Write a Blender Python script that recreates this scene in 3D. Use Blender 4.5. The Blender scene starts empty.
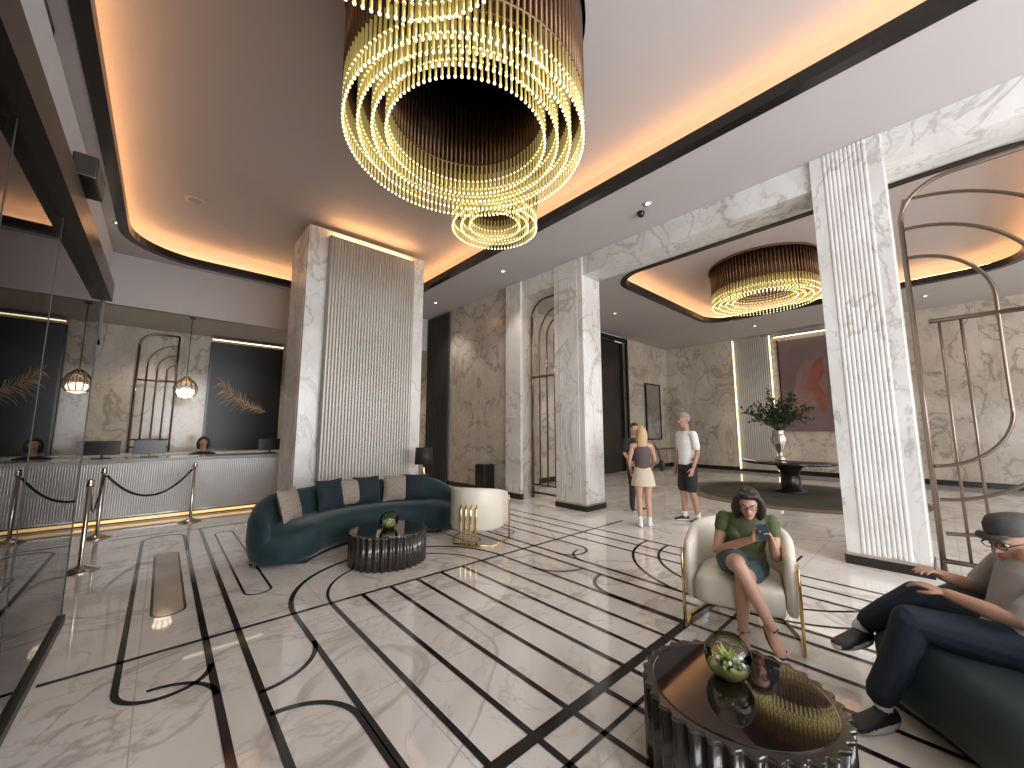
import bpy, math, random, bmesh
from mathutils import Vector, Matrix
from mathutils.bvhtree import BVHTree
random.seed(7)
S = bpy.context.scene
S.view_settings.view_transform = 'Standard'
S.view_settings.exposure = -0.1
V = Vector
# ------------------------------------------------------------------ materials
MATS = {}
def newmat(name):
    m = bpy.data.materials.new(name); m.use_nodes = True
    nt = m.node_tree; b = nt.nodes['Principled BSDF']
    MATS[name] = m
    return m, nt, b
def simple(name, col, rough=0.5, metal=0.0, emis=None, estr=0, sheen=0, coat=0, nz=0, nscale=20, bump=0):
    m, nt, b = newmat(name)
    b.inputs['Base Color'].default_value = (*col, 1)
    b.inputs['Roughness'].default_value = rough
    b.inputs['Metallic'].default_value = metal
    if emis:
        b.inputs['Emission Color'].default_value = (*emis, 1)
        b.inputs['Emission Strength'].default_value = estr
    if sheen:
        b.inputs['Sheen Weight'].default_value = sheen
        b.inputs['Sheen Roughness'].default_value = 0.4
    if coat: b.inputs['Coat Weight'].default_value = coat
    if nz or bump:
        tc = nt.nodes.new('ShaderNodeTexCoord'); n = nt.nodes.new('ShaderNodeTexNoise')
        n.inputs['Scale'].default_value = nscale; n.inputs['Detail'].default_value = 4
        nt.links.new(tc.outputs['Object'], n.inputs['Vector'])
        if nz:
            mx = nt.nodes.new('ShaderNodeMix'); mx.data_type = 'RGBA'
            mx.inputs[6].default_value = (*[c*(1-nz) for c in col], 1)
            mx.inputs[7].default_value = (*[min(1, c*(1+nz)) for c in col], 1)
            nt.links.new(n.outputs['Fac'], mx.inputs[0]); nt.links.new(mx.outputs[2], b.inputs['Base Color'])
        if bump:
            bp = nt.nodes.new('ShaderNodeBump'); bp.inputs['Strength'].default_value = bump
            bp.inputs['Distance'].default_value = 0.01
            nt.links.new(n.outputs['Fac'], bp.inputs['Height']); nt.links.new(bp.outputs['Normal'], b.inputs['Normal'])
    return m
def marble(name, base, dark, vein, rough, pw=None, ph=None, vs=0.9, floor=False, gap=(0.35,0.32,0.28), amt=1.0, solid=False):
    m, nt, b = newmat(name)
    N = nt.nodes.new; L = nt.links.new
    tc = N('ShaderNodeTexCoord'); sp = N('ShaderNodeSeparateXYZ'); L(tc.outputs['Object'], sp.inputs[0])
    def math_(op, a, bb=None, c=None):
        n = N('ShaderNodeMath'); n.operation = op
        for i, x in enumerate((a, bb, c)):
            if x is None: continue
            if isinstance(x, (int, float)): n.inputs[i].default_value = x
            else: L(x, n.inputs[i])
        return n.outputs[0]
    if floor:
        h = sp.outputs[0]; z = sp.outputs[1]; vec = tc.outputs['Object']
    elif solid:
        h = sp.outputs[0]; z = sp.outputs[2]; vec = tc.outputs['Object']
    else:
        h = math_('ADD', sp.outputs[0], sp.outputs[1]); z = sp.outputs[2]
        hh = math_('PINGPONG', h, pw) if pw else h
        cb = N('ShaderNodeCombineXYZ'); L(hh, cb.inputs[0]); L(z, cb.inputs[2])
        q = math_('FLOOR', math_('DIVIDE', h, (pw or 1.0)*2)); L(math_('MULTIPLY', q, 3.7), cb.inputs[1])
        vec = cb.outputs[0]
    mp = N('ShaderNodeMapping'); mp.inputs['Rotation'].default_value = (0.3, 0.6, 0.5); mp.inputs['Scale'].default_value = (1, 1, 0.65 if not floor else 1)
    L(vec, mp.inputs[0])
    def veins(scale, w, seedoff, dist):
        n = N('ShaderNodeTexNoise'); n.inputs['Scale'].default_value = scale; n.inputs['Detail'].default_value = 7
        n.inputs['Roughness'].default_value = 0.55; n.inputs['Distortion'].default_value = dist
        mm = N('ShaderNodeMapping'); mm.inputs['Location'].default_value = (seedoff, seedoff*2, 0); L(mp.outputs[0], mm.inputs[0])
        L(mm.outputs[0], n.inputs['Vector'])
        a = math_('ABSOLUTE', math_('SUBTRACT', n.outputs['Fac'], 0.5))
        r = N('ShaderNodeMapRange'); r.inputs['From Min'].default_value = 0; r.inputs['From Max'].default_value = w
        r.inputs['To Min'].default_value = 1; r.inputs['To Max'].default_value = 0
        L(a, r.inputs['Value']); return r.outputs[0]
    v1 = veins(vs, 0.02, 0, 0.9); v2 = veins(vs*2.6, 0.015, 5, 0.6); v3 = veins(vs*0.8, 0.14, 0.12, 0.9)
    lf = N('ShaderNodeTexNoise'); lf.inputs['Scale'].default_value = 0.7; lf.inputs['Detail'].default_value = 3; L(mp.outputs[0], lf.inputs['Vector'])
    mx = N('ShaderNodeMix'); mx.data_type = 'RGBA'; mx.inputs[6].default_value = (*base, 1); mx.inputs[7].default_value = (*dark, 1)
    f0 = math_('ADD', math_('MULTIPLY', v3, 0.6), math_('MULTIPLY', math_('SUBTRACT', lf.outputs['Fac'], 0.45), 1.0))
    cl = N('ShaderNodeClamp'); L(f0, cl.inputs[0]); L(cl.outputs[0], mx.inputs[0])
    mx2 = N('ShaderNodeMix'); mx2.data_type = 'RGBA'; L(mx.outputs[2], mx2.inputs[6]); mx2.inputs[7].default_value = (*vein, 1)
    L(math_('MULTIPLY', math_('MULTIPLY', math_('MAXIMUM', math_('MULTIPLY', v1, 0.9), math_('MULTIPLY', v2, 0.45)), math_('ADD', math_('MULTIPLY', lf.outputs['Fac'], 1.0), 0.25)), amt), mx2.inputs[0])
    out = mx2.outputs[2]
    if pw and not solid:
        def seam(x, w):
            fr = math_('FRACT', math_('DIVIDE', x, w)); e = math_('ABSOLUTE', math_('SUBTRACT', fr, 0.5))
            return math_('GREATER_THAN', e, 0.5 - 0.003/w)
        s = seam(h, pw)
        if ph: s = math_('MAXIMUM', s, seam(z, ph))
        mx3 = N('ShaderNodeMix'); mx3.data_type = 'RGBA'; L(out, mx3.inputs[6]); mx3.inputs[7].default_value = (*gap, 1)
        L(s, mx3.inputs[0]); out = mx3.outputs[2]
    L(out, b.inputs['Base Color']); b.inputs['Roughness'].default_value = rough
    return m
marble('marble_wall', (0.61,0.56,0.49), (0.41,0.36,0.30), (0.17,0.135,0.10), 0.14, 1.3, 2.6, amt=0.9)
marble('marble_white', (0.79,0.78,0.76), (0.60,0.58,0.55), (0.33,0.29,0.25), 0.2, 0.9, 2.6, vs=0.9, solid=True, amt=0.85)
marble('marble_floor', (0.84,0.82,0.79), (0.66,0.63,0.60), (0.32,0.27,0.23), 0.035, 1.2, 1.2, vs=0.65, floor=True, gap=(0.5,0.47,0.45), amt=0.8)
MATS['marble_floor'].node_tree.nodes['Principled BSDF'].inputs['IOR'].default_value = 1.7
simple('ceiling_paint', (0.50,0.47,0.465), 0.7, nz=0.02, nscale=2)
simple('tray_paint', (0.52,0.48,0.48), 0.6, nz=0.02, nscale=2)
simple('black', (0.012,0.010,0.009), 0.25)
simple('black_matte', (0.02,0.019,0.018), 0.6, nz=0.3, nscale=6)
simple('inlay', (0.014,0.012,0.012), 0.1)
simple('tan_fill', (0.40,0.33,0.27), 0.1, nz=0.2, nscale=3)
simple('bronze', (0.16,0.09,0.05), 0.38, 0.7, nz=0.1)
simple('bronze_light', (0.19,0.145,0.11), 0.3, 0.85)
simple('gold', (0.83,0.60,0.28), 0.18, 1.0)
simple('steel', (0.62,0.58,0.52), 0.25, 1.0)
simple('silver_rib', (0.46,0.44,0.40), 0.5, 0.65, nz=0.18, nscale=1.0)
simple('desk_panel', (0.52,0.50,0.47), 0.25, 0.3, nz=0.15, nscale=3)
simple('desk_top', (0.36,0.35,0.34), 0.12, 0.0, nz=0.1, nscale=3)
simple('velvet', (0.003,0.025,0.030), 0.75, sheen=0.25, nz=0.4, nscale=9, bump=0.1)
simple('velvet_dark', (0.003,0.014,0.022), 0.8, sheen=0.2, nz=0.3, nscale=9)
simple('cushion_beige', (0.28,0.23,0.185), 0.85, nz=0.6, nscale=60, bump=0.5)
simple('cream', (0.74,0.69,0.59), 0.4, nz=0.03, bump=0.05, nscale=80)
simple('dark_wood', (0.032,0.026,0.023), 0.22, coat=0.5, nz=0.3, nscale=12)
simple('dark_top', (0.010,0.007,0.006), 0.06, coat=1)
simple('led', (1,0.5,0.2), 0.5, emis=(1.0,0.52,0.21), estr=19)
simple('led_desk', (1,0.7,0.3), 0.5, emis=(1.0,0.62,0.24), estr=1.1)
simple('led_white', (1,0.9,0.7), 0.5, emis=(1.0,0.8,0.5), estr=3)
simple('bead', (1,0.9,0.6), 0.3, emis=(1.0,0.84,0.40), estr=2.4)
simple('rodlit', (0.62,0.50,0.20), 0.25, 0.6, emis=(1.0,0.76,0.25), estr=0.22)
simple('lampglow', (1,0.9,0.7), 0.5, emis=(1.0,0.85,0.6), estr=4)
simple('downlight', (1,1,1), 0.5, emis=(1.0,0.9,0.75), estr=4)
simple('leaf', (0.035,0.06,0.022), 0.5, nz=0.5, nscale=12)
simple('leaf_bright', (0.30,0.42,0.10), 0.5, nz=0.4, nscale=30)
simple('moss', (0.40,0.36,0.12), 0.8, nz=0.5, nscale=40)
simple('flower', (0.75,0.62,0.55), 0.6, nz=0.2, nscale=40)
simple('rug_green', (0.07,0.07,0.05), 0.9, nz=0.8, nscale=1.3)
simple('rug_tan', (0.20,0.15,0.10), 0.9, nz=0.2, nscale=8)
simple('outside_wall', (0.03,0.03,0.034), 0.5, nz=0.4, nscale=0.8)
simple('window_frame', (0.03,0.03,0.032), 0.4, 0.3)
simple('grey_panel', (0.34,0.34,0.36), 0.5)
simple('mirror', (0.6,0.6,0.6), 0.05, 1.0)
simple('canvas_black', (0.006,0.006,0.009), 0.35, nz=0.3, nscale=1)
simple('feather', (0.42,0.30,0.22), 0.7, nz=0.4, nscale=5)
simple('feather_dim', (0.10,0.065,0.045), 0.7, nz=0.4, nscale=5)
simple('canvas_mauve', (0.17,0.115,0.115), 0.5, nz=0.5, nscale=0.8)
simple('paint_red', (0.27,0.085,0.06), 0.5, nz=0.6, nscale=2.5)
simple('paint_mauve', (0.23,0.13,0.12), 0.5, nz=0.4, nscale=2)
# people materials
simple('skin', (0.52,0.30,0.205), 0.5, nz=0.06, nscale=25)
simple('skin_tan', (0.44,0.245,0.165), 0.5, nz=0.06, nscale=25)
simple('lips', (0.40,0.14,0.11), 0.4)
simple('hair_dark', (0.022,0.014,0.010), 0.45, nz=0.5, nscale=60, bump=0.4)
simple('hair_blond', (0.50,0.34,0.17), 0.5, nz=0.35, nscale=60, bump=0.4)
simple('hair_grey', (0.28,0.25,0.22), 0.6, nz=0.3, nscale=60, bump=0.4)
simple('cloth_green', (0.085,0.105,0.042), 0.8, nz=0.25, nscale=25, bump=0.3)
simple('cloth_denim', (0.055,0.09,0.10), 0.8, nz=0.6, nscale=45, bump=0.2)
simple('cloth_white', (0.78,0.78,0.78), 0.8, bump=0.3, nscale=18)
simple('cloth_grey', (0.34,0.34,0.34), 0.85, nz=0.06, bump=0.5, nscale=12)
simple('cloth_navy', (0.012,0.020,0.036), 0.8, nz=0.2, bump=0.5, nscale=12)
simple('cloth_black', (0.018,0.017,0.018), 0.8, nz=0.2, bump=0.3, nscale=18)
simple('cloth_beige', (0.58,0.49,0.38), 0.8, nz=0.08, bump=0.3, nscale=18)
simple('cloth_taupe', (0.10,0.075,0.07), 0.8, nz=0.1, bump=0.3, nscale=18)
simple('shoe_white', (0.75,0.75,0.75), 0.6)
simple('shoe_black', (0.02,0.02,0.022), 0.5)
simple('sole', (0.7,0.7,0.68), 0.6)
simple('eye', (0.03,0.02,0.015), 0.1)
simple('phone', (0.05,0.07,0.10), 0.15)
simple('hat', (0.07,0.065,0.06), 0.85, nz=0.15, nscale=40, bump=0.3)
def glass(name, ior, tint=(0.9,0.93,0.92)):
    m, nt, b = newmat(name); nt.nodes.remove(b)
    o = nt.nodes['Material Output']; t = nt.nodes.new('ShaderNodeBsdfTransparent'); g = nt.nodes.new('ShaderNodeBsdfGlossy')
    t.inputs[0].default_value = (*tint, 1); g.inputs['Roughness'].default_value = 0.0
    f = nt.nodes.new('ShaderNodeFresnel'); f.inputs[0].default_value = ior; mx = nt.nodes.new('ShaderNodeMixShader')
    nt.links.new(f.outputs[0], mx.inputs[0]); nt.links.new(t.outputs[0], mx.inputs[1]); nt.links.new(g.outputs[0], mx.inputs[2])
    nt.links.new(mx.outputs[0], o.inputs[0])
glass('glass_door', 2.2, (0.62,0.66,0.68)); glass('glass_bowl', 1.45); glass('glass_clear', 1.5, (0.75,0.8,0.85))

# ------------------------------------------------------------------ mesh builder
def ortho(d):
    d = d.normalized(); a = V((0,0,1)) if abs(d.z) < 0.9 else V((1,0,0))
    x = d.cross(a).normalized(); return x, d.cross(x).normalized()
def g_tube(pts, rad, seg=8, closed=False, roundend=False):
    pts = [V(p) for p in pts]; n = len(pts)
    if isinstance(rad, (int, float)): rad = [rad]*n
    rad = list(rad)
    if roundend and not closed:
        d0 = (pts[0]-pts[1]).normalized(); d1 = (pts[-1]-pts[-2]).normalized(); r0, r1 = rad[0], rad[-1]
        pre = [(pts[0]+d0*r0*0.95, r0*0.3), (pts[0]+d0*r0*0.7, r0*0.72)]
        post = [(pts[-1]+d1*r1*0.7, r1*0.72), (pts[-1]+d1*r1*0.95, r1*0.3)]
        pts = [p for p, _ in pre]+pts+[p for p, _ in post]; rad = [r for _, r in pre]+rad+[r for _, r in post]; n = len(pts)
    vs = []; fs = []; x = None
    for i in range(n):
        if closed: t = (pts[(i+1) % n]-pts[i-1])
        else: t = pts[min(i+1, n-1)]-pts[max(i-1, 0)]
        if t.length < 1e-9: t = V((0,0,1))
        t.normalize()
        if x is None: x, y = ortho(t)
        else:
            x = (x-t*x.dot(t))
            x = x.normalized() if x.length > 1e-6 else ortho(t)[0]
            y = t.cross(x)
        for k in range(seg):
            a = 2*math.pi*k/seg; vs.append(pts[i]+(x*math.cos(a)+y*math.sin(a))*rad[i])
    m = n if closed else n-1
    for i in range(m):
        for k in range(seg):
            a = i*seg+k; b = i*seg+(k+1) % seg; j = ((i+1) % n)*seg
            fs.append((a, b, j+(k+1) % seg, j+k))
    if not closed:
        fs.append(tuple(reversed(range(seg)))); fs.append(tuple(range((n-1)*seg, n*seg)))
    return vs, fs
def g_loft(rings, cap=True, closed=True):
    vs = []; fs = []; k = len(rings[0])
    for r in rings: vs += [V(p) for p in r]
    for i in range(len(rings)-1):
        for j in range(k if closed else k-1):
            a = i*k+j; b = i*k+(j+1) % k; fs.append((a, b, b+k, a+k))
    if cap: fs.append(tuple(reversed(range(k)))); fs.append(tuple(range((len(rings)-1)*k, len(rings)*k)))
    return vs, fs
def g_ell(c, r, seg=16, rows=10, rot=None):
    c = V(c); rings = []
    for i in range(rows+1):
        a = -math.pi/2+math.pi*(0.02+0.96*i/rows); ring = []
        for k in range(seg):
            b = 2*math.pi*k/seg; p = V((r[0]*math.cos(a)*math.cos(b), r[1]*math.cos(a)*math.sin(b), r[2]*math.sin(a)))
            if rot: p = rot @ p
            ring.append(c+p)
        rings.append(ring)
    return g_loft(rings)
class MB:
    def __init__(s): s.v = []; s.f = []; s.m = []; s.sm = []; s.mats = []
    def add(s, vf, mat, smooth=True, M=None):
        vs, fs = vf; o = len(s.v)
        if mat not in s.mats: s.mats.append(mat)
        mi = s.mats.index(mat)
        s.v += [tuple(M @ V(p)) if M else tuple(p) for p in vs]
        for f in fs: s.f.append(tuple(i+o for i in f)); s.m.append(mi); s.sm.append(smooth)
        return s
    def box(s, a, b, mat, M=None):
        x0, y0, z0 = a; x1, y1, z1 = b
        vs = [(x0,y0,z0),(x1,y0,z0),(x1,y1,z0),(x0,y1,z0),(x0,y0,z1),(x1,y0,z1),(x1,y1,z1),(x0,y1,z1)]
        fs = [(3,2,1,0),(4,5,6,7),(0,1,5,4),(1,2,6,5),(2,3,7,6),(3,0,4,7)]
        return s.add((vs, fs), mat, False, M)
    def tube(s, pts, r, mat, seg=8, closed=False, roundend=False): return s.add(g_tube(pts, r, seg, closed, roundend), mat)
    def lathe(s, prof, c, mat, seg=32, smooth=True):
        rings = [[(c[0]+r*math.cos(2*math.pi*k/seg), c[1]+r*math.sin(2*math.pi*k/seg), c[2]+z) for k in range(seg)] for r, z in prof]
        return s.add(g_loft(rings), mat, smooth)
    def ell(s, c, r, mat, seg=16, rows=10, rot=None): return s.add(g_ell(c, r, seg, rows, rot), mat)
    def obj(s, name, loc=None, rotz=0, bevel=0):
        me = bpy.data.meshes.new(name); me.from_pydata(s.v, [], s.f)
        for m in s.mats: me.materials.append(MATS[m])
        me.polygons.foreach_set('material_index', s.m); me.polygons.foreach_set('use_smooth', s.sm); me.update()
        ob = bpy.data.objects.new(name, me); S.collection.objects.link(ob)
        if loc: ob.location = loc
        ob.rotation_euler[2] = rotz
        if bevel:
            md = ob.modifiers.new('bevel', 'BEVEL'); md.width = bevel; md.segments = 3; md.limit_method = 'ANGLE'; md.angle_limit = 0.6
        return ob
def reed(p0, p1, z0, z1, pitch, depth, nrm, k=6):
    p0 = V((*p0, 0)); p1 = V((*p1, 0)); n = V((*nrm, 0)); L = (p1-p0).length; cnt = max(1, round(L/pitch)); d = (p1-p0)/cnt
    line = [p0]
    for i in range(cnt):
        for j in range(k+1):
            a = math.pi*j/k
            line.append(p0+d*(i+0.5-0.5*math.cos(a))+n*depth*math.sin(a))
    r0 = [p+V((0,0,z0)) for p in line]; r1 = [p+V((0,0,z1)) for p in line]
    return g_loft([r0, r1], cap=False, closed=False)
def rrect(x0, y0, x1, y1, r, z, n=10):
    out = []
    for cx, cy, a0 in ((x1-r, y1-r, 0), (x0+r, y1-r, 90), (x0+r, y0+r, 180), (x1-r, y0+r, 270)):
        for i in range(n+1):
            a = math.radians(a0+90*i/n); out.append(V((cx+r*math.cos(a), cy+r*math.sin(a), z)))
    return out

# ------------------------------------------------------------------ room shell
ZC, ZT = 5.1, 5.55
gx = -0.50; GE = 4.9
MB().box((-8,-9,-0.1), (17.2,14,0), 'marble_floor').obj('floor')
def ceiling_hole(name, x0, y0, x1, y1, hole, z):
    bm = bmesh.new(); es = []
    for loop in ([V((x0,y0,z)), V((x1,y0,z)), V((x1,y1,z)), V((x0,y1,z))], hole):
        vs = [bm.verts.new(p) for p in loop]
        for i in range(len(vs)): es.append(bm.edges.new((vs[i], vs[(i+1) % len(vs)])))
    bmesh.ops.triangle_fill(bm, use_beauty=True, edges=es)
    me = bpy.data.meshes.new(name); bm.to_mesh(me); bm.free(); me.materials.append(MATS['ceiling_paint'])
    ob = bpy.data.objects.new(name, me); S.collection.objects.link(ob)
    return ob
def tray(name, hx, r, ext):
    x0, y0, x1, y1 = hx; n = 10
    inner = lambda z, o: rrect(x0-o, y0-o, x1+o, y1+o, r+o, z, n)
    mb = MB()
    mb.add(g_loft([inner(ZC+0.13, 0), inner(ZC-0.015, 0), inner(ZC-0.015, 0.14), inner(ZC+0.13, 0.14), inner(ZC+0.13, 0)], cap=False), 'black', False)
    mb.obj('trim_'+name)
    m2 = MB(); m2.add(g_loft([inner(ZC+0.16, 0.2), inner(ZC+0.16, 0.24), inner(ZC+0.19, 0.24), inner(ZC+0.19, 0.2), inner(ZC+0.16, 0.2)], cap=False), 'led', False)
    m2.obj('cove_light_strip')
    m3 = MB()
    m3.add(g_loft([inner(ZC+0.005, ext), inner(ZT-0.12, ext), inner(ZT-0.04, ext-0.03), inner(ZT, ext-0.12)], cap=False), 'tray_paint')
    m3.add((inner(ZT, ext-0.12), [tuple(range(4*(n+1)))]), 'tray_paint', False)
    m3.obj('ceiling_tray')
H1 = (-0.73, -4.2, 4.6, 10.5); H2 = (7.7, -1.4, 13.45, 4.9)
ceiling_hole('ceiling', -1.05, -6.5, 6.2, 10.9, rrect(*H1, 1.1, ZC), ZC)
ceiling_hole('ceiling', 6.6, -6.5, 16.6, 8.0, rrect(*H2, 0.7, ZC), ZC)
tray('cove_main', H1, 1.1, 0.32); tray('cove_rear_room', H2, 0.7, 0.4)
MB().box((-4,10.9,4.05), (6.2,13.1,4.15), 'ceiling_paint').box((-4,10.85,4.05), (6.14,10.95,5.1), 'ceiling_paint').obj('ceiling_reception')
MB().box((-4,GE+0.1,3.2), (-1.05,10.9,3.28), 'ceiling_paint').obj('ceiling_side_bay')
MB().box((-4,13,0), (6.2,13.2,4.1), 'marble_wall').obj('wall_back')
w = MB().box((6.15,-6.5,4.7), (6.67,6.46,5.12), 'marble_white').box((6.15,6.46,0), (6.67,13,5.12), 'marble_wall').box((6.08,6.46,0), (6.149,6.98,5.09), 'marble_white')
w.obj('wall_right')
MB().box((6.67,8,0), (11.2,8.2,5.2), 'marble_wall').box((13.2,8,0), (16.6,8.2,5.2), 'marble_wall').box((11.2,8.5,0), (13.2,8.6,5.2), 'black').obj('wall_rear_room_side')
MB().box((16.5,-6.5,0), (16.7,8.2,5.2), 'marble_wall').obj('wall_far')
MB().box((6.67,-6.7,0), (16.6,-6.5,5.2), 'marble_wall').obj('wall_rear_room_front')
MB().box((-4.2,GE+0.1,0), (-4,13.2,5.2), 'marble_wall').box((-7,GE+0.02,0), (gx-0.06,GE+0.12,3.2), 'outside_wall').obj('wall_left')  # second box: dark backing added behind the entrance glass for its reflections
MB().box((-1.10,GE+0.1,3.2), (-1.05,10.9,5.12), 'ceiling_paint').obj('wall_left_upper')
MB().box((-1.05,-6.7,0), (6.67,-6.5,0.3), 'marble_wall').box((-1.05,-6.7,4.6), (6.67,-6.5,5.2), 'marble_wall').obj('wall_front')
MB().box((-7.2,-7,0), (-7,GE,3.6), 'outside_wall').obj('wall_neighbour_building')
b = MB()
b.box((-4,12.97,0), (6.15,13,0.12), 'black').box((6.13,6.98,0), (6.15,13,0.12), 'black').box((16.47,-6.5,0), (16.5,8,0.15), 'black').box((6.67,7.97,0), (11.2,8,0.15), 'black').box((13.2,7.97,0), (16.5,8,0.15), 'black').box((6.06,6.44,0), (6.15,7.0,0.12), 'black')
b.obj('baseboard_black')
d = MB()
for x in (11.2, 13.1): d.box((x,7.93,0), (x+0.1,7.995,5.0), 'black')
d.box((11.2,7.93,4.9), (13.2,7.995,5.05), 'black'); d.box((11.3,8.1,0.01), (13.1,8.14,4.9), 'black')
d.obj('door_1')
d = MB().add(reed((6.12,10.8), (6.12,9.55), 0.02, 5.05, 0.1, 0.05, (-1,0), 6), 'black_matte')
d.obj('curtain_dark')

# columns
def column(name, x0, y0, x1, y1, h):
    c = MB(); c.box((x0,y0,0.12), (x1,y1,h), 'marble_white')
    c.box((x0-0.02,y0-0.02,0), (x1+0.02,y1+0.02,0.10), 'black')
    c.box((x0-0.012,y0-0.012,0.10), (x1+0.012,y1+0.012,0.13), 'steel')
    m = 0.13
    c.add(reed((x0,y1-m), (x0,y0+m), 0.14, h-0.001, 0.042, 0.008, (-1,0)), 'marble_white')
    m = 0.08
    c.add(reed((x0+m,y0), (x1-m,y0), 0.14, h-0.001, 0.042, 0.008, (0,-1)), 'marble_white')
    return c.obj(name)
column('marble_column', 6.11, 0.2, 6.71, 0.88, 5.095); column('marble_column', 6.11, 4.66, 6.71, 5.42, 5.095)
column('marble_column', 6.11, -4.6, 6.71, -3.9, 5.095)
c = MB(); px0, px1, py0, py1 = 1.75, 4.15, 7.62, 8.85
c.box((px0,py0,0.0), (px1,py1,5.40), 'marble_white')
c.add(reed((px0,py1-0.1), (px0,py0+0.1), 0.1, 5.399, 0.06, 0.012, (-1,0)), 'marble_white')
c.box((px0-0.02,py0-0.02,0), (px1+0.02,py1+0.02,0.1), 'black')
c.box((2.10,7.47,0.0), (3.84,7.63,5.25), 'silver_rib')
for k in range(8):
    c.add(reed((2.10,7.47), (3.84,7.47), 0.03+k*0.65, 0.03+k*0.65+0.645, 0.058, 0.012, (0,-1), 5), 'silver_rib')
c.add(reed((2.10,7.62), (2.10,7.47), 0.03, 5.25, 0.05, 0.01, (-1,0), 5), 'silver_rib')
c.box((2.14,7.52,5.25), (3.8,7.58,5.28), 'led')
c.obj('central_pillar')

# floor inlay
IN = MB()
def strip(pts, w=0.055, mat='inlay', z=0.003):
    q = [V((p[0], p[1], 0)) for p in pts]; pts = [q[0]]
    for p in q[1:]:
        if (p-pts[-1]).length > 1e-4: pts.append(p)
    a = []; bb = []
    for i, p in enumerate(pts):
        t1 = (pts[i]-pts[max(i-1, 0)]); t2 = (pts[min(i+1, len(pts)-1)]-pts[i])
        t = ((t1.normalized() if t1.length else V((0,0,0)))+(t2.normalized() if t2.length else V((0,0,0)))).normalized(); n = V((-t.y, t.x, 0))
        a.append(p+n*w/2+V((0,0,z))); bb.append(p-n*w/2+V((0,0,z)))
    IN.add(g_loft([bb, a], cap=False, closed=False), mat, False)
def arc(cx, cy, r, a0, a1, n=18): return [(cx+r*math.cos(math.radians(a0+(a1-a0)*i/n)), cy+r*math.sin(math.radians(a0+(a1-a0)*i/n))) for i in range(n+1)]
MIR = lambda pts: [(4.2-p[0], p[1]) for p in pts]
def both(pts, **k): strip(pts, **k); strip(MIR(pts), **k)
for x in (1.25,1.53,1.81,2.10,2.39,2.67,2.95): strip([(x,-3.0),(x,3.82)], 0.038)
strip([(-0.45,3.82),(6.0,3.82)], 0.04); strip([(1.0,1.52),(6.0,1.52)], 0.07, z=0.0035); strip([(0.95,1.30),(6.0,1.30)], 0.028)
both([(0.95,1.52),(0.95,3.8)], w=0.038)
strip([(0.95,3.8)]+arc(2.1,3.8,1.15,180,0,40)+[(3.25,3.8)], 0.042)
strip(arc(2.1,3.8,0.85,180,0,36), 0.026)
both([(0.36,-2),(0.36,7.6)], w=0.042); both([(0.56,-2),(0.56,8.0)], w=0.042)
both([(0.56,2.6)]+arc(0.57,2.25,0.35,90,0)+[(0.92,-2)], w=0.038)
both(arc(0.55,3.25,0.4,-90,0), w=0.032)
both([(-0.09,7.6),(-0.09,3.4)]+arc(0.135,3.4,0.225,180,360), w=0.036)
both([(0.70,7.4),(0.70,4.6)]+arc(0.81,4.6,0.11,180,360)+[(0.92,7.4)]+arc(0.81,7.4,0.11,0,180), w=0.022)
pill = [(0.05,6.6),(0.05,4.6)]+arc(0.16,4.6,0.11,180,360)+[(0.27,6.6)]+arc(0.16,6.6,0.11,0,180)
both(pill, w=0.02)
IN.add(([V((p[0], p[1], 0.002)) for p in pill[:-1]], [tuple(range(len(pill)-1))]), 'tan_fill', False)  # plain tan fill inside the pill outline
both([(0.36,7.6)]+arc(0.135,7.6,0.225,0,180), w=0.036)
strip([(-0.45,8.0),(6.0,8.0)], 0.036)
for x in (4.6,4.9,5.2): strip([(x,-3),(x,8.0)], 0.036)
both([(3.84,3.0)]+arc(4.15,3.0,0.31,180,90), w=0.032)
for r in (1.1,1.4): strip(arc(5.2,1.52,r,90,270,30), 0.032)
IN.obj('floor_inlay_lines')

# glass entrance on the left
g = MB(); g.box((gx-0.006,-4,0.06), (gx+0.006,GE,2.72), 'glass_door')
g.obj('window_1')
f = MB(); f.box((gx-0.03,-4,0), (gx+0.03,GE+0.02,0.06), 'window_frame').box((gx-0.07,-4,2.70), (gx+0.07,GE+0.02,2.86), 'black').box((gx-0.01,GE,0), (gx+0.01,GE+0.02,2.72), 'window_frame')
for y in (2.2,3.1): f.box((gx-0.008,y-0.003,0.06), (gx+0.008,y+0.003,2.7), 'window_frame')
f.obj('trim_entrance_frame')
p = MB().box((gx-0.06,-4,2.86), (gx+0.02,GE+0.02,3.16), 'grey_panel').box((-1.1,-4,3.16), (gx+0.02,GE+0.02,3.22), 'grey_panel').box((-1.1,GE+0.02,2.7), (gx+0.02,GE+0.12,3.22), 'grey_panel')
p.obj('wall_over_entrance')
q = MB().box((gx+0.02,3.0,2.92), (gx+0.12,3.3,3.05), 'black'); q.obj('door_sensor', bevel=0.01)
cl = MB().box((-1.06,-6.5,3.22), (-1.05,GE+0.1,5.1), 'glass_clear'); cl.obj('window_2')
cf = MB()
for y in [-5+1.3*i for i in range(7)]+[GE+0.06]: cf.box((-1.09,y-0.03,3.22), (-1.0,y+0.03,5.1), 'window_frame')
for z in (3.22,4.2,5.04): cf.box((-1.09,-6.5,z), (-1.0,GE+0.1,z+0.06), 'window_frame')
cf.obj('trim_window_frames')

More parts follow.
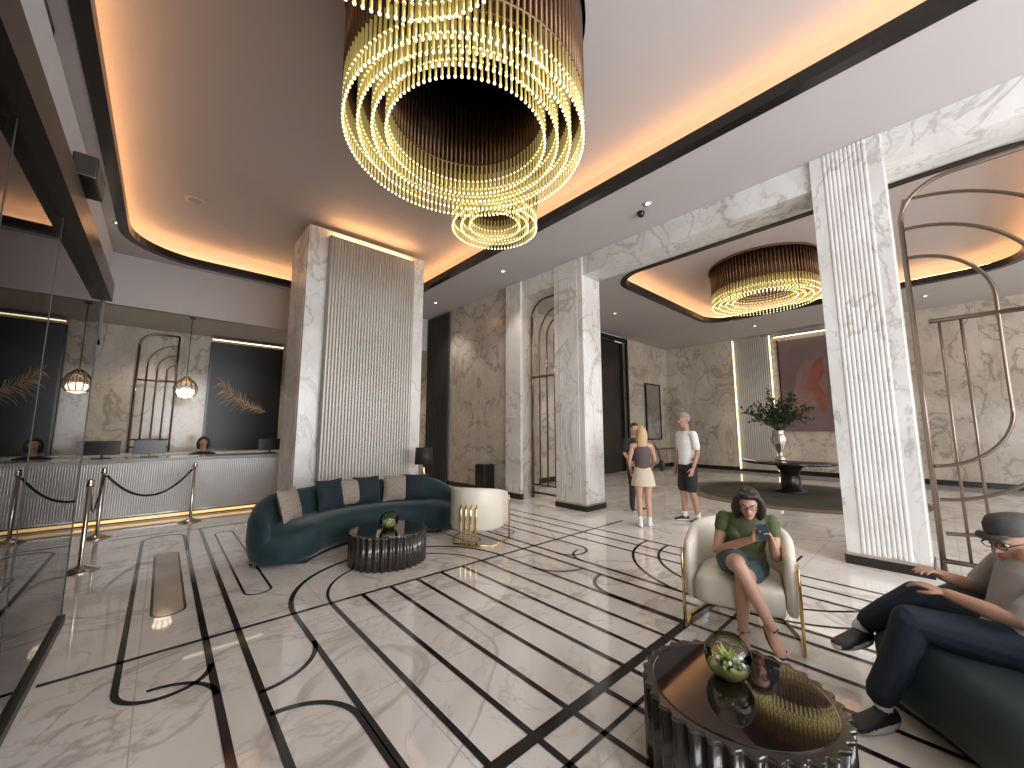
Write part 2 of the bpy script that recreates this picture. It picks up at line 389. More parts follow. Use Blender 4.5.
def screen(name, fn, W, H, mat='bronze_light', r=0.014, kind=0):
    s = MB()
    def path(pts, rr=r): s.tube([fn(a, z) for a, z in pts], rr, mat, 6)
    if kind == 1:
        R = 0.45
        path([(0,0),(0,H-R)]+arc(R,H-R,R,180,90)+[(W,H)], r*1.5); path([(W,0),(W,H)], r*1.3); path([(0,0.12),(W,0.12)], r*1.5)
        zc = H*0.66; zb = 1.75
        for R in (0.62,0.98,1.34):
            path([(0,min(zc+R,H-0.4))]+arc(0,zc,R,88,0,16)+[(R,zb)]+arc(0,zb,R,0,-88,16), r*1.2)
        path([(0.12,H*0.62),(W,H*0.62)], r*1.6)
        for x in (0.2,0.36,0.8,1.16,1.55,1.8): path([(x,H*0.62),(x,0.12)], r*0.8)
    else:
        R = min(W*0.45, 0.7)
        path([(0,0),(0,H-R)]+arc(R,H-R,R,180,90)+[(W,H)], r*1.5); path([(W,0),(W,H)], r*1.3)
        for i in range(1, 4):
            o = W*i/4.0; rr2 = W-o; zt = H-0.25*i
            path([(o,0.3)]+[(o,zt-rr2)]+arc(W, zt-rr2, rr2, 180, 90))
        path([(0,H*0.6),(W,H*0.6)], r*1.3); path([(0,0.12),(W,0.12)], r*1.3); path([(0,0.3),(W,0.3)], r)
    return s.obj(name)
screen('metal_screen', lambda a, z: (6.42, 0.12-a, z+0.02), 2.6, 4.45, r=0.017, kind=1)
screen('metal_screen', lambda a, z: (6.42, 6.40-a, z+0.02), 0.93, 4.6, r=0.021)
screen('metal_screen', lambda a, z: (-0.58+a, 12.9, z+1.02), 0.72, 2.9, r=0.018)

# ------------------------------------------------------------------ chandeliers
def chandelier(name, c, radii, zb, zt, lit, pitch=0.052):
    m = MB(); cx, cy = c
    for ri, R in enumerate(radii):
        n = int(2*math.pi*R/pitch); z0 = zb+0.02*ri
        for k in range(n):
            a = 2*math.pi*(k+0.5*(ri % 2))/n; x = cx+R*math.cos(a); y = cy+R*math.sin(a)
            m.add(g_tube([(x,y,z0+lit),(x,y,zt)], 0.018, 5), 'bronze'); m.add(g_tube([(x,y,z0+0.01),(x,y,z0+lit)], 0.012, 4), 'rodlit')
            for zz in (z0, z0+lit*0.42): m.ell((x,y,zz), (0.0135,)*3, 'bead', 6, 4)
        m.tube([(cx+R*math.cos(2*math.pi*k/48), cy+R*math.sin(2*math.pi*k/48), z0+lit) for k in range(48)], 0.013, 'bronze', 6, closed=True)
    m.lathe([(radii[0]+0.05, zt-0.02), (radii[0]+0.05, zt+0.03), (radii[-1]-0.1, zt+0.03), (radii[-1]-0.1, zt-0.02), (radii[0]+0.05, zt-0.02)], (cx,cy,0), 'bronze', 48, False)
    return m.obj(name)
hd = V((0.669,0.743)); rt = V((0.743,-0.669))
cc = hd*3.48+rt*(-0.44); chandelier('chandelier', (cc.x,cc.y), (1.12,1.0,0.88,0.76), 4.25, 5.51, 0.36)
cn = hd*1.46+rt*(-0.62); chandelier('chandelier', (cn.x,cn.y), (0.86,0.74,0.62), 4.33, 5.51, 0.3)
cn = hd*5.25+rt*(-0.25); chandelier('chandelier', (cn.x,cn.y), (0.60,0.48,0.36), 4.42, 5.51, 0.3)
chandelier('chandelier', (10.5,2.6), (1.1,0.95,0.8,0.66), 4.6, 5.51, 0.3, 0.075)

# ------------------------------------------------------------------ furniture
def sofa(name, c, a0, a1):
    m = MB(); prof = [(1.16,0.05),(1.10,0.12),(1.09,0.34),(1.12,0.40),(1.18,0.43),(1.35,0.44),(1.58,0.435),(1.62,0.46),(1.64,0.60),(1.68,0.71),(1.74,0.755),(1.82,0.75),(1.89,0.70),(1.93,0.55),(1.94,0.3),(1.90,0.12),(1.86,0.05)]
    rings = []; n = 60; rc = 1.5
    for i in range(n+1):
        t = i/n; s = min(t, 1-t)*abs(a1-a0)/180*math.pi*1.5/0.40; s = min(1, s+0.02); q = math.sqrt(max(0, 1-(1-s)**2)); q = 0.12+0.88*q
        drop = min(1, min(t, 1-t)*6); drop = drop*drop*(3-2*drop)
        a = math.radians(a0+(a1-a0)*t); ring = []
        for r, z in prof:
            zz = z if z < 0.45 else 0.45+(z-0.45)*(0.5+0.5*drop)
            zz = 0.05+(zz-0.05)*(0.6+0.4*q); r2 = rc+(r-rc)*q
            ring.append((c[0]+r2*math.cos(a), c[1]+r2*math.sin(a), zz))
        rings.append(ring)
    m.add(g_loft(rings), 'velvet')
    rings = []
    for i in range(31):
        a = math.radians(a0+(a1-a0)*(0.06+0.88*i/30)); rings.append([(c[0]+r*math.cos(a), c[1]+r*math.sin(a), z) for r, z in ((1.2,0),(1.2,0.07),(1.82,0.07),(1.82,0))])
    m.add(g_loft(rings), 'black_matte', False)
    return m.obj(name)
SC = (2.35,4.43)
sofa('curved_sofa', SC, 36, 152)
sofa('curved_sofa', (2.20,0.98), -26, -122)
def cushion(name, c, size, yaw, tilt, mat):
    m = MB(); n = 14; w = size; vs = []; fs = []
    for sgn in (1, -1):
        o = len(vs)
        for i in range(n+1):
            for j in range(n+1):
                u = -1+2*i/n; v = -1+2*j/n; t = 0.075*(max(0, 1-abs(u)**2.4)**0.5)*(max(0, 1-abs(v)**2.4)**0.5)
                k = 1-0.07*(1-abs(u)*abs(v))*(max(abs(u), abs(v)))
                vs.append(V((u*w*k, sgn*t, v*w*k)))
        for i in range(n):
            for j in range(n):
                a = o+i*(n+1)+j; q = (a, a+1, a+n+2, a+n+1); fs.append(q if sgn > 0 else q[::-1])
    M = Matrix.Translation(c) @ Matrix.Rotation(yaw, 4, 'Z') @ Matrix.Rotation(tilt, 4, 'X')
    m.add((vs, fs), mat, True, M); return m.obj(name)
def on_sofa(cen, ang, r=1.51, z=0.645):
    a = math.radians(ang); return V((cen[0]+r*math.cos(a), cen[1]+r*math.sin(a), z)), a-math.pi/2
for ang, mat, sz in ((138,'cushion_beige',0.20),(110,'velvet_dark',0.215),(99,'cushion_beige',0.185),(89,'velvet_dark',0.205),(72,'cushion_beige',0.20),(61,'velvet_dark',0.205)):
    p, yw = on_sofa(SC, ang); cushion('throw_pillow', p, sz, yw, -0.3, mat)
def fluted_table(name, c, R=0.45, H=0.36):
    m = MB(); n = 34; seg = n*8
    def ring(R, z, fl): return [(c[0]+(R-fl*0.5*(1+math.cos(n*2*math.pi*k/seg)))*math.cos(2*math.pi*k/seg), c[1]+(R-fl*0.5*(1+math.cos(n*2*math.pi*k/seg)))*math.sin(2*math.pi*k/seg), z) for k in range(seg)]
    m.add(g_loft([ring(R,0.0,0.028), ring(R,H-0.015,0.028)]), 'dark_wood')
    m.add(g_loft([ring(R+0.004,H-0.015,0.022), ring(R+0.004,H-0.004,0.022), ring(R,H,0.022)]), 'dark_wood', False)
    m.lathe([(R-0.045,H-0.01),(R-0.045,H+0.003),(R-0.05,H+0.004)], (c[0],c[1],0), 'dark_top', 64, False)
    return m.obj(name)
T1 = (2.08,0.745); T2 = (2.13,4.6)
fluted_table('fluted_coffee_table', T1, 0.415); fluted_table('fluted_coffee_table', T2)
def bowl(name, c, R):
    m = MB(); prof = []
    for i in range(17):
        a = math.radians(-62+(118)*i/16); prof.append((R*math.cos(a), R*math.sin(a)+R*0.88))
    rings = [[(c[0]+r*math.cos(2*math.pi*k/32), c[1]+r*math.sin(2*math.pi*k/32), c[2]+z) for k in range(32)] for r, z in prof]
    m.add(g_loft(rings, cap=False), 'glass_bowl')
    m.tube([(c[0]+prof[-1][0]*math.cos(2*math.pi*k/32), c[1]+prof[-1][0]*math.sin(2*math.pi*k/32), c[2]+prof[-1][1]) for k in range(32)], 0.003, 'glass_bowl', 6, closed=True)
    m.lathe([(R*0.5,0.004),(R*0.8,R*0.35),(R*0.72,R*0.5),(0.01,R*0.55)], c, 'moss', 20)
    for i in range(60):
        a = random.random()*6.28; r = R*0.65*random.random()**0.5; z = R*(0.5+0.35*random.random())
        p = V((c[0]+r*math.cos(a), c[1]+r*math.sin(a), c[2]+z)); mt = random.choice(['leaf_bright','leaf','moss','flower','leaf_bright'])
        m.ell(p, (R*0.13,R*0.10,R*0.07), mt, 6, 4, Matrix.Rotation(random.random()*3, 3, 'X') @ Matrix.Rotation(random.random()*3, 3, 'Z'))
    for i in range(30):
        a = random.random()*6.28; d = V((math.cos(a), math.sin(a), random.uniform(0.2,1))).normalized(); o = V((c[0],c[1],c[2]+R*0.6)); L = R*random.uniform(0.5,0.85)
        sd = d.cross(V((0,0,1))).normalized()*R*0.09
        m.add(([o-sd*0.4, o+sd*0.4, o+d*L*0.6+sd, o+d*L, o+d*L*0.6-sd], [(0,1,2,3,4)]), 'leaf_bright', False)
    return m.obj(name)
bowl('glass_terrarium_bowl', (T1[0]+0.05,T1[1]+0.05,0.366), 0.105); bowl('glass_terrarium_bowl', (T2[0],T2[1],0.366), 0.11)
def chair(name, loc, face):
    m = MB(); R = 0.335; path = [(0.33-0.33*i/6, R) for i in range(6)]+[(R*math.cos(math.radians(90+180*i/24)), R*math.sin(math.radians(90+180*i/24))) for i in range(25)]+[(0.33*i/6, -R) for i in range(1, 7)]
    n = len(path); rings = []
    for i, (x, y) in enumerate(path):
        a = V(path[max(i-1,0)]); b2 = V(path[min(i+1,n-1)]); t = (b2-a).normalized(); nn = V((-t.y, t.x))
        s = abs(i-(n-1)/2)/((n-1)/2); top = 0.77-0.13*s**2; th = 0.042; bt = 0.25
        e = min(i, n-1-i); q = 0.55 if e == 0 else (0.9 if e == 1 else 1)
        ring = []
        for dx, dz in ((-1,0),(-1.05,0.5),(-1,0.93),(-0.6,1.0),(0,1.02),(0.6,1.0),(1,0.93),(1.05,0.5),(1,0),(0.5,-0.03),(-0.5,-0.03)):
            z = bt+(top-bt)*dz if dz >= 0 else bt+dz
            if e == 0: z = bt+0.02+(z-bt)*0.96
            ring.append((x+nn.x*dx*th*q, y+nn.y*dx*th*q, z))
        rings.append(ring)
    m.add(g_loft(rings), 'cream')
    seat = []
    base = [(0.36,0.29),(0.05,0.29)]+[(0.29*math.cos(math.radians(90+180*i/16)), 0.29*math.sin(math.radians(90+180*i/16))) for i in range(1,16)]+[(0.05,-0.29),(0.36,-0.29),(0.385,-0.2),(0.39,0),(0.385,0.2)]
    for k, z in ((0.96,0.23),(1.0,0.26),(1.0,0.38),(0.97,0.41),(0.9,0.425)): seat.append([(x*k, y*k, z) for x, y in base])
    m.add(g_loft(seat), 'cream')
    for sy in (1, -1):
        for dy in (0, 0.028):
            m.tube([(0.30-dy,sy*(R+0.045),0.60-dy),(0.34-dy,sy*(R+0.045),0.55-dy),(0.34-dy,sy*(R+0.045),0.02)], 0.0105, 'gold', 8)
        m.tube([(0.34,sy*(R+0.045),0.012),(0.1,sy*(R+0.045),0.012),(-0.22,sy*0.27,0.012)], 0.011, 'gold', 8)
    m.tube([(-0.22,0.27,0.012),(-0.22,-0.27,0.012)], 0.011, 'gold', 8)
    for k in range(4):
        y = (-0.105+0.07*k); bx = -math.sqrt(0.385**2-y*y)
        m.tube([(-0.22,y,0.012),(bx+0.03,y,0.05),(bx-0.015,y,0.22),(bx-0.018,y,0.50),(bx+0.02,y,0.56)], 0.016, 'gold', 8)
    return m.obj(name, loc, math.atan2(face[1], face[0]))
CH = V((3.62,1.22,0)); CF = V((-0.965,-0.262,0))
chair('cream_armchair', CH, CF); chair('cream_armchair', (3.40,4.50,0), (0.82,0.57))
m = MB().box((5.72,7.35,0.0), (6.05,7.7,0.72), 'black'); m.box((5.76,7.39,0.72), (6.01,7.66,0.74), 'steel'); m.obj('waste_bin', bevel=0.01)
m = MB(); lx, ly = 3.9,6.95
m.lathe([(0.22,0),(0.22,0.02),(0.03,0.04),(0.03,0.52),(0.25,0.54),(0.25,0.56)], (lx,ly,0), 'gold', 32); m.obj('side_table')
m = MB(); m.lathe([(0.08,0.562),(0.08,0.58),(0.02,0.60),(0.045,0.70),(0.02,0.80),(0.015,0.90)], (lx,ly,0), 'gold', 24)
m.lathe([(0.18,0.88),(0.165,1.20),(0.16,1.20),(0.175,0.88),(0.18,0.88)], (lx,ly,0), 'black_matte', 32); m.ell((lx,ly,0.98), (0.04,0.04,0.06), 'lampglow'); m.obj('table_lamp')
# reception
m = MB(); m.box((-2.2,9.28,0.10), (3.0,9.95,1.0), 'desk_panel'); m.box((-2.25,9.2,1.0), (3.05,10.0,1.06), 'desk_top')
m.add(reed((-2.2,9.28), (3.0,9.28), 0.12, 0.99, 0.03, 0.003, (0,-1), 4), 'desk_panel'); m.box((-2.15,9.34,0), (2.95,9.9,0.10), 'black'); m.box((-2.18,9.30,0.03), (2.98,9.34,0.07), 'led_desk')
m.obj('reception_desk')
m = MB().box((-2.2,12.3,0), (3.4,12.85,0.95), 'dark_wood').box((-2.22,12.28,0.95), (3.42,12.85,1.0), 'marble_white'); m.obj('back_counter')
for x in (-0.75,-0.15,1.75):
    m = MB().box((x-0.12,9.68,1.06), (x+0.12,9.82,1.075), 'black').box((x-0.015,9.74,1.07), (x+0.015,9.76,1.2), 'black').box((x-0.22,9.72,1.12), (x+0.22,9.745,1.36), 'black'); m.obj('computer_monitor', bevel=0.004)
m = MB().box((0.82,12.9,1.05), (2.43,12.96,3.86), 'canvas_black')
m.box((0.78,12.88,1.05), (0.82,12.98,3.86), 'black').box((2.43,12.88,1.05), (2.47,12.98,3.86), 'black').box((0.78,12.88,3.86), (2.47,12.98,3.9), 'black').box((0.78,12.88,1.01), (2.47,12.98,1.05), 'black')
spine = []
for i in range(31):
    t = i/30; spine.append(V((1.00+1.15*t, 12.895, 2.95-1.15*t**0.75+0.25*t*t)))
def ribbon(mb, pts, w, mat):
    a = []; b2 = []
    for i, q in enumerate(pts):
        t = (pts[min(i+1, len(pts)-1)]-pts[max(i-1, 0)]).normalized(); n = V((-t.z, 0, t.x)); k = w*(1-0.85*i/len(pts)); a.append(q+n*k/2); b2.append(q-n*k/2)
    mb.add(g_loft([a, b2], cap=False, closed=False), mat, False)
ribbon(m, spine, 0.03, 'feather')
for i in range(2, 30):
    for sgn in (-1, 1):
        for rep in range(3):
            q = spine[i]; L = random.uniform(0.15,0.5)*(1-abs(i-13)/24); a0 = math.radians(128 if sgn > 0 else 195)+random.uniform(-0.25,0.25); pts = []
            p = q.copy(); ang = a0
            for k in range(8): pts.append(p.copy()); p = p+V((math.cos(ang),0,math.sin(ang)))*L/7; ang += sgn*(-0.11)
            pts = [V((x.x, 12.893-0.0008*rep, x.z)) for x in pts]
            ribbon(m, pts, 0.016, random.choice(['feather','feather_dim','feather']))
m.obj('wall_art_feather')
m = MB().box((0.8,12.78,3.94), (2.45,12.84,3.96), 'led_white').box((0.8,12.76,3.96), (2.45,12.98,3.98), 'black'); m.obj('picture_light')
def pendant(name, c, zt, sc=1.15):
    x, y, z = c; m = MB(); m.tube([(x,y,z+0.2*sc),(x,y,zt)], 0.008, 'bronze', 6); m.lathe([(0.06,zt-0.03),(0.06,zt)], (x,y,0), 'bronze', 16)
    prof = [(0.03*sc,0.22*sc),(0.06*sc,0.19*sc),(0.13*sc,0.12*sc),(0.18*sc,0.02*sc),(0.17*sc,-0.08*sc),(0.13*sc,-0.15*sc)]
    for k in range(12):
        a = 2*math.pi*k/12; m.tube([(x+r*math.cos(a), y+r*math.sin(a), z+h) for r, h in prof], 0.009, 'bronze', 5)
    for r, h in (prof[2], prof[3], prof[5], prof[0]): m.tube([(x+r*math.cos(2*math.pi*k/24), y+r*math.sin(2*math.pi*k/24), z+h) for k in range(24)], 0.011, 'gold', 6, closed=True)
    m.lathe([(0.02,-0.19*sc),(0.11*sc,-0.16*sc),(0.14*sc,-0.08*sc),(0.12*sc,-0.03*sc),(0.02,0.0)], (x,y,z), 'lampglow', 24); return m.obj(name)
pendant('pendant_lamp', (0.30,11.05,2.46), 4.05)
def stanchion(x, y):
    m = MB(); m.lathe([(0.16,0),(0.16,0.015),(0.05,0.05),(0.022,0.07),(0.022,0.9),(0.034,0.91),(0.034,0.95),(0.022,0.965),(0.03,0.98),(0.01,1.0)], (x,y,0), 'steel', 28); return m.obj('rope_stanchion')
ST = [(-0.59,8.3),(0.465,8.72),(-0.56,6.5)]
for s in ST: stanchion(*s)
def rope(a, b2):
    m = MB(); pts = []; A = V((*a,0)); B = V((*b2,0)); d = (B-A).normalized()*0.035; A += d; B -= d
    for i in range(21):
        t = i/20; z = 0.88-0.36*(1-(2*t-1)**2); p = A.lerp(B, t); pts.append((p.x, p.y, z))
    m.tube(pts, 0.017, 'black', 8); m.obj('barrier_rope')
rope(ST[0], ST[1]); rope(ST[2], ST[0])
# rear room
TB = (11.75,2.65)
m = MB(); m.lathe([(2.35,0.001),(2.35,0.012)], (11.4,2.6,0), 'rug_tan', 72, False); m.lathe([(2.0,0.010),(2.0,0.015)], (11.4,2.6,0), 'rug_green', 72, False); m.obj('round_rug')
m = MB(); m.lathe([(0.34,0.015),(0.34,0.06),(0.22,0.1),(0.2,0.5),(0.3,0.66),(0.3,0.72)], (*TB,0), 'black', 40); m.lathe([(0.98,0.72),(1.02,0.74),(1.02,0.77),(0.98,0.79)], (*TB,0), 'dark_top', 64); m.obj('round_entry_table')
m = MB(); vx, vy = 11.65,2.80
m.lathe([(0.12,0.791),(0.13,0.82),(0.05,0.9),(0.06,1.0),(0.16,1.2),(0.18,1.32),(0.13,1.45),(0.12,1.5),(0.15,1.54)], (vx,vy,0), 'steel', 32)
for i in range(60):
    a = random.random()*6.28; sp = random.uniform(0.15,1.0); h = random.uniform(0.35,1.0)*(1.2-0.5*sp); p0 = V((vx,vy,1.5)); p2 = p0+V((math.cos(a)*sp*0.8, math.sin(a)*sp*0.8, h)); p1 = p0.lerp(p2, 0.5)+V((0,0,0.16))
    pts = [p0.lerp(p1, t).lerp(p1.lerp(p2, t), t) for t in [k/6 for k in range(7)]]; m.tube(pts, 0.006, 'leaf', 4)
    for k in range(2, 7):
        for s in range(3):
            o = pts[k]; d = V((random.uniform(-1,1), random.uniform(-1,1), random.uniform(-0.4,0.8))).normalized(); sd = d.cross(V((0.2,0.1,1))).normalized()*0.03; L = random.uniform(0.1,0.18)
            m.add(([o, o+d*L*0.5+sd, o+d*L, o+d*L*0.5-sd], [(0,1,2,3)]), 'leaf', False)
m.obj('vase_with_branches')
m = MB().box((16.42,2.3,1.5), (16.49,3.75,4.75), 'canvas_mauve'); m.box((16.40,2.26,1.46), (16.48,2.3,4.79), 'black').box((16.40,3.75,1.46), (16.48,3.79,4.79), 'black')
def blot(cy, cz, ry, rz, mat, x, seed, tilt=0):
    rnd = random.Random(seed); ph = [rnd.random()*6 for _ in range(4)]; pts = []
    for k in range(40):
        a = 2*math.pi*k/40; q = 1+0.12*math.sin(2*a+ph[0])+0.08*math.sin(3*a+ph[1])+0.05*math.sin(5*a+ph[2]); u = ry*q*math.cos(a); v = rz*q*math.sin(a)
        pts.append(V((x, cy+u*math.cos(tilt)-v*math.sin(tilt), cz+u*math.sin(tilt)+v*math.cos(tilt))))
    m.add((pts, [tuple(range(40))]), mat, False)
blot(2.95,3.0,0.42,1.0,'paint_mauve',16.417,1,0.3); blot(2.75,3.4,0.2,0.6,'paint_red',16.414,2,0.45); blot(2.68,2.7,0.15,0.55,'paint_red',16.412,5,-0.3)
m.obj('wall_art_red')
m = MB().box((16.3,2.2,4.88), (16.36,3.85,4.91), 'led_white').box((16.28,2.2,4.91), (16.5,3.85,4.93), 'black'); m.obj('picture_light')
m = MB(); m.box((16.38,4.0,0.1), (16.5,5.2,5.0), 'steel'); m.add(reed((16.38,5.2), (16.38,4.0), 0.12, 5.0, 0.07, 0.03, (-1,0)), 'silver_rib'); m.box((16.30,3.97,0.1), (16.34,4.0,5.0), 'led_white'); m.box((16.30,5.2,0.1), (16.34,5.23,5.0), 'led_white'); m.obj('ribbed_wall_panel')
m = MB().box((14.5,7.94,1.2), (15.6,7.98,3.4), 'mirror')
for a, b2 in (((14.45,7.92,1.15),(14.5,7.99,3.45)),((15.6,7.92,1.15),(15.65,7.99,3.45)),((14.45,7.92,3.4),(15.65,7.99,3.45)),((14.45,7.92,1.15),(15.65,7.99,1.2))): m.box(a, b2, 'black')
m.obj('wall_mirror')
m = MB(); m.box((14.2,7.5,0.78), (15.9,7.9,0.82), 'dark_wood')
for x in (14.25,15.8):
    for y in (7.53,7.83): m.box((x,y,0), (x+0.04,y+0.04,0.78), 'gold')
m.obj('console_table')
m = MB()
DL = [(5.4,2.8),(5.4,6.3),(5.4,9.2),(-0.86,9.2),(7.2,6.4),(7.2,2.0),(10,6.4),(14.8,4),(14.8,0)]
for x, y in DL: m.lathe([(0.07,ZC-0.012),(0.07,ZC-0.002),(0.05,ZC-0.002)], (x,y,0), 'ceiling_paint', 20); m.lathe([(0.035,ZC-0.014),(0.035,ZC-0.011)], (x,y,0), 'downlight', 16)
m.obj('ceiling_downlights')
m = MB(); m.lathe([(0.06,ZC-0.002),(0.06,ZC-0.03),(0.045,ZC-0.07),(0.015,ZC-0.09)], (5.55,3.0,0), 'black', 20); m.obj('security_camera_dome')
m = MB()
for x, y in ((0.1,8.4),): m.lathe([(0.14,ZT-0.002),(0.14,ZT-0.02),(0.10,ZT-0.022)], (x,y,0), 'tray_paint', 28); m.lathe([(0.10,ZT-0.023),(0.09,ZT-0.025)], (x,y,0), 'grey_panel', 28)
m.obj('ceiling_speakers')

# ------------------------------------------------------------------ people
def frame(face, up=V((0,0,1))):
    f = V(face).normalized(); r = f.cross(up).normalized(); u = r.cross(f).normalized(); return f, r, u
class Person:
    def __init__(s): s.parts = []; s.det = MB()
    def part(s, vf, mat, bias=0): s.parts.append((vf[0], vf[1], mat, bias))
    def limb(s, pts, rad, mat, bias=0, seg=14): s.part(g_tube(pts, rad, seg, roundend=True), mat, bias)
    def rings(s, R, mat, bias=0):
        out = []
        for c, r, f, hw, hd_ in R: out.append([V(c)+V(r)*hw*math.cos(2*math.pi*k/22)+V(f)*hd_*math.sin(2*math.pi*k/22) for k in range(22)])
        s.part(g_loft(out), mat, bias)
    def head(s, c, face, skin='skin', hair='hair_dark', style='short', sc=1.0, lipm='lips', up=V((0,0,1))):
        f, r, u = frame(face, up); c = V(c); o = c-u*0.118*sc
        P = lambda a, b_, z: o+r*a*sc+f*b_*sc+u*z*sc
        R = [(0.0,0.016,0.018,0.052),(0.012,0.03,0.032,0.042),(0.04,0.047,0.056,0.024),(0.075,0.060,0.074,0.010),(0.11,0.069,0.086,0.002),(0.145,0.073,0.092,-0.004),(0.18,0.071,0.088,-0.006),(0.21,0.054,0.068,-0.006),(0.228,0.032,0.04,-0.006),(0.236,0.01,0.012,-0.006)]
        s.rings([(P(0,off,z), r, f, hw*sc, hd_*sc) for z, hw, hd_, off in R], skin, 0)
        s.limb([P(0,0.082,0.128),P(0,0.093,0.105),P(0,0.102,0.086)], [0.007*sc,0.009*sc,0.0125*sc], skin)
        for k in (-1, 1):
            s.limb([P(k*0.012,0.088,0.134),P(k*0.035,0.078,0.137),P(k*0.05,0.06,0.13)], 0.007*sc, skin)
            s.limb([P(k*0.009,0.092,0.084),P(k*0.011,0.09,0.086)], 0.008*sc, skin)
            s.limb([P(k*0.074,-0.012,0.128),P(k*0.078,-0.014,0.11),P(k*0.072,-0.004,0.092)], [0.013*sc,0.011*sc,0.008*sc], skin)
            s.det.ell(P(k*0.031,0.0725,0.120), (0.0125*sc,)*3, 'shoe_white', 10, 8); s.det.ell(P(k*0.031,0.0815,0.118), (0.0058*sc,)*3, 'eye', 8, 6)
            s.det.tube([P(k*0.017,0.092,0.139),P(k*0.033,0.086,0.143),P(k*0.048,0.071,0.137)], 0.003*sc, hair, 5)
        s.limb([P(-0.02,0.079,0.054),P(-0.007,0.087,0.058),P(0.007,0.087,0.058),P(0.02,0.079,0.054)], 0.0055*sc, lipm, 0.001)
        s.limb([P(-0.016,0.079,0.049),P(0,0.086,0.046),P(0.016,0.079,0.049)], 0.006*sc, lipm, 0.001)
        s.limb([P(0,0.05,0.012),P(0,0.066,0.02)], 0.018*sc, skin)
        if style in ('short', 'bob', 'long'):
            hw = 0.08 if style == 'short' else 0.088
            lo = 0.09 if style == 'short' else 0.05
            s.rings([(P(0,-0.038,lo), r, f, 0.05*sc, 0.05*sc),(P(0,-0.03,lo+0.03), r, f, (hw-0.006)*sc, 0.072*sc),(P(0,-0.022,0.15), r, f, hw*sc, 0.086*sc),(P(0,-0.012,0.19), r, f, (hw-0.003)*sc, 0.094*sc),(P(0,-0.008,0.222), r, f, 0.062*sc, 0.08*sc),(P(0,-0.008,0.243), r, f, 0.036*sc, 0.045*sc),(P(0,-0.008,0.25), r, f, 0.01*sc, 0.01*sc)], hair, 0.002)
        if style == 'bob':
            for k in (-1, 1): s.limb([P(k*0.05,0.045,0.205),P(k*0.083,0.028,0.15),P(k*0.092,0.015,0.08),P(k*0.088,0.005,0.02),P(k*0.075,-0.01,-0.02)], [0.024*sc,0.028*sc,0.034*sc,0.032*sc,0.02*sc], hair, 0.002)
            s.limb([P(-0.05,0.06,0.205),P(0,0.075,0.208),P(0.05,0.06,0.205)], 0.022*sc, hair, 0.002)
            s.rings([(P(0,-0.05,-0.02), r, f, 0.07*sc, 0.03*sc),(P(0,-0.055,0.04), r, f, 0.09*sc, 0.05*sc),(P(0,-0.045,0.1), r, f, 0.09*sc, 0.06*sc)], hair, 0.002)
        if style == 'long':
            s.rings([(P(0,-0.085,-0.17), r, f, 0.05*sc, 0.018*sc),(P(0,-0.088,-0.1), r, f, 0.08*sc, 0.028*sc),(P(0,-0.078,-0.02), r, f, 0.085*sc, 0.038*sc),(P(0,-0.06,0.06), r, f, 0.085*sc, 0.055*sc),(P(0,-0.04,0.12), r, f, 0.083*sc, 0.06*sc)], hair, 0.002)
            for k in (-1, 1): s.limb([P(k*0.05,0.04,0.2),P(k*0.08,0.01,0.14),P(k*0.082,-0.01,0.05),P(k*0.07,-0.04,-0.06)], [0.02,0.024,0.026,0.018], hair, 0.002)
        s.P = P; s.hf = f; s.hr = r; s.hu = u
    def hand(s, w, d, n, side, curl=0.5, skin='skin'):
        w = V(w); d = V(d).normalized(); n = V(n); n = (n-d*n.dot(d)).normalized(); a = d.cross(n)*side
        s.rings([(w-d*0.01, a, n, 0.024,0.017),(w+d*0.02, a, n, 0.030,0.015),(w+d*0.055, a, n, 0.038,0.014),(w+d*0.085, a, n, 0.039,0.012),(w+d*0.092, a, n, 0.034,0.009)], skin)
        for off, L in ((0.030,0.066),(0.0105,0.076),(-0.0095,0.071),(-0.029,0.056)):
            p = w+d*0.084+a*off; ang = curl*0.45; pts = [p-d*0.02, p]; spread = a*off*0.25/0.03*0.12
            for seg, fr in enumerate((0.42,0.32,0.26)):
                dd = (d*math.cos(ang)+n*math.sin(ang)+spread).normalized(); p = p+dd*L*fr; pts.append(p); ang += curl*0.75
            s.limb(pts, [0.0088,0.0088,0.0082,0.0076,0.0066], skin, seg=10)
        b0 = w+d*0.022+a*0.024; b1 = b0+(d*0.6+a*0.75+n*0.25).normalized()*0.036; b2 = b1+(d*0.85+a*0.25+n*0.45*(0.3+curl)).normalized()*0.03; b3 = b2+(d*0.9-a*0.05+n*0.5*(0.3+curl)).normalized()*0.022
        s.limb([b0,b1,b2,b3], [0.0125,0.0105,0.0092,0.0078], skin, seg=10)
    def foot(s, ank, d, mat, sole='sole', sc=1.0, up=V((0,0,1)), down=0.085):
        d = V(d).normalized(); up = (V(up)-d*V(up).dot(d)).normalized(); r = d.cross(up); ank = V(ank); o = ank-up*down*sc
        F = [(-0.065,0.020,0.02,0.035),(-0.055,0.034,0.036,0.04),(-0.02,0.036,0.048,0.048),(0.03,0.037,0.040,0.042),(0.08,0.043,0.030,0.033),(0.13,0.046,0.024,0.027),(0.17,0.038,0.02,0.023),(0.19,0.02,0.012,0.018)]
        s.rings([(o+d*x*sc+up*z*sc, r, up, hw*sc, hz*sc) for x, hw, hz, z in F], mat)
        if sole:
            s.rings([(o+up*zz*sc+d*0.06*sc, r, d, w_*sc, 0.135*sc) for zz, w_ in ((0.003,0.046),(0.024,0.048))], sole, 0.003)
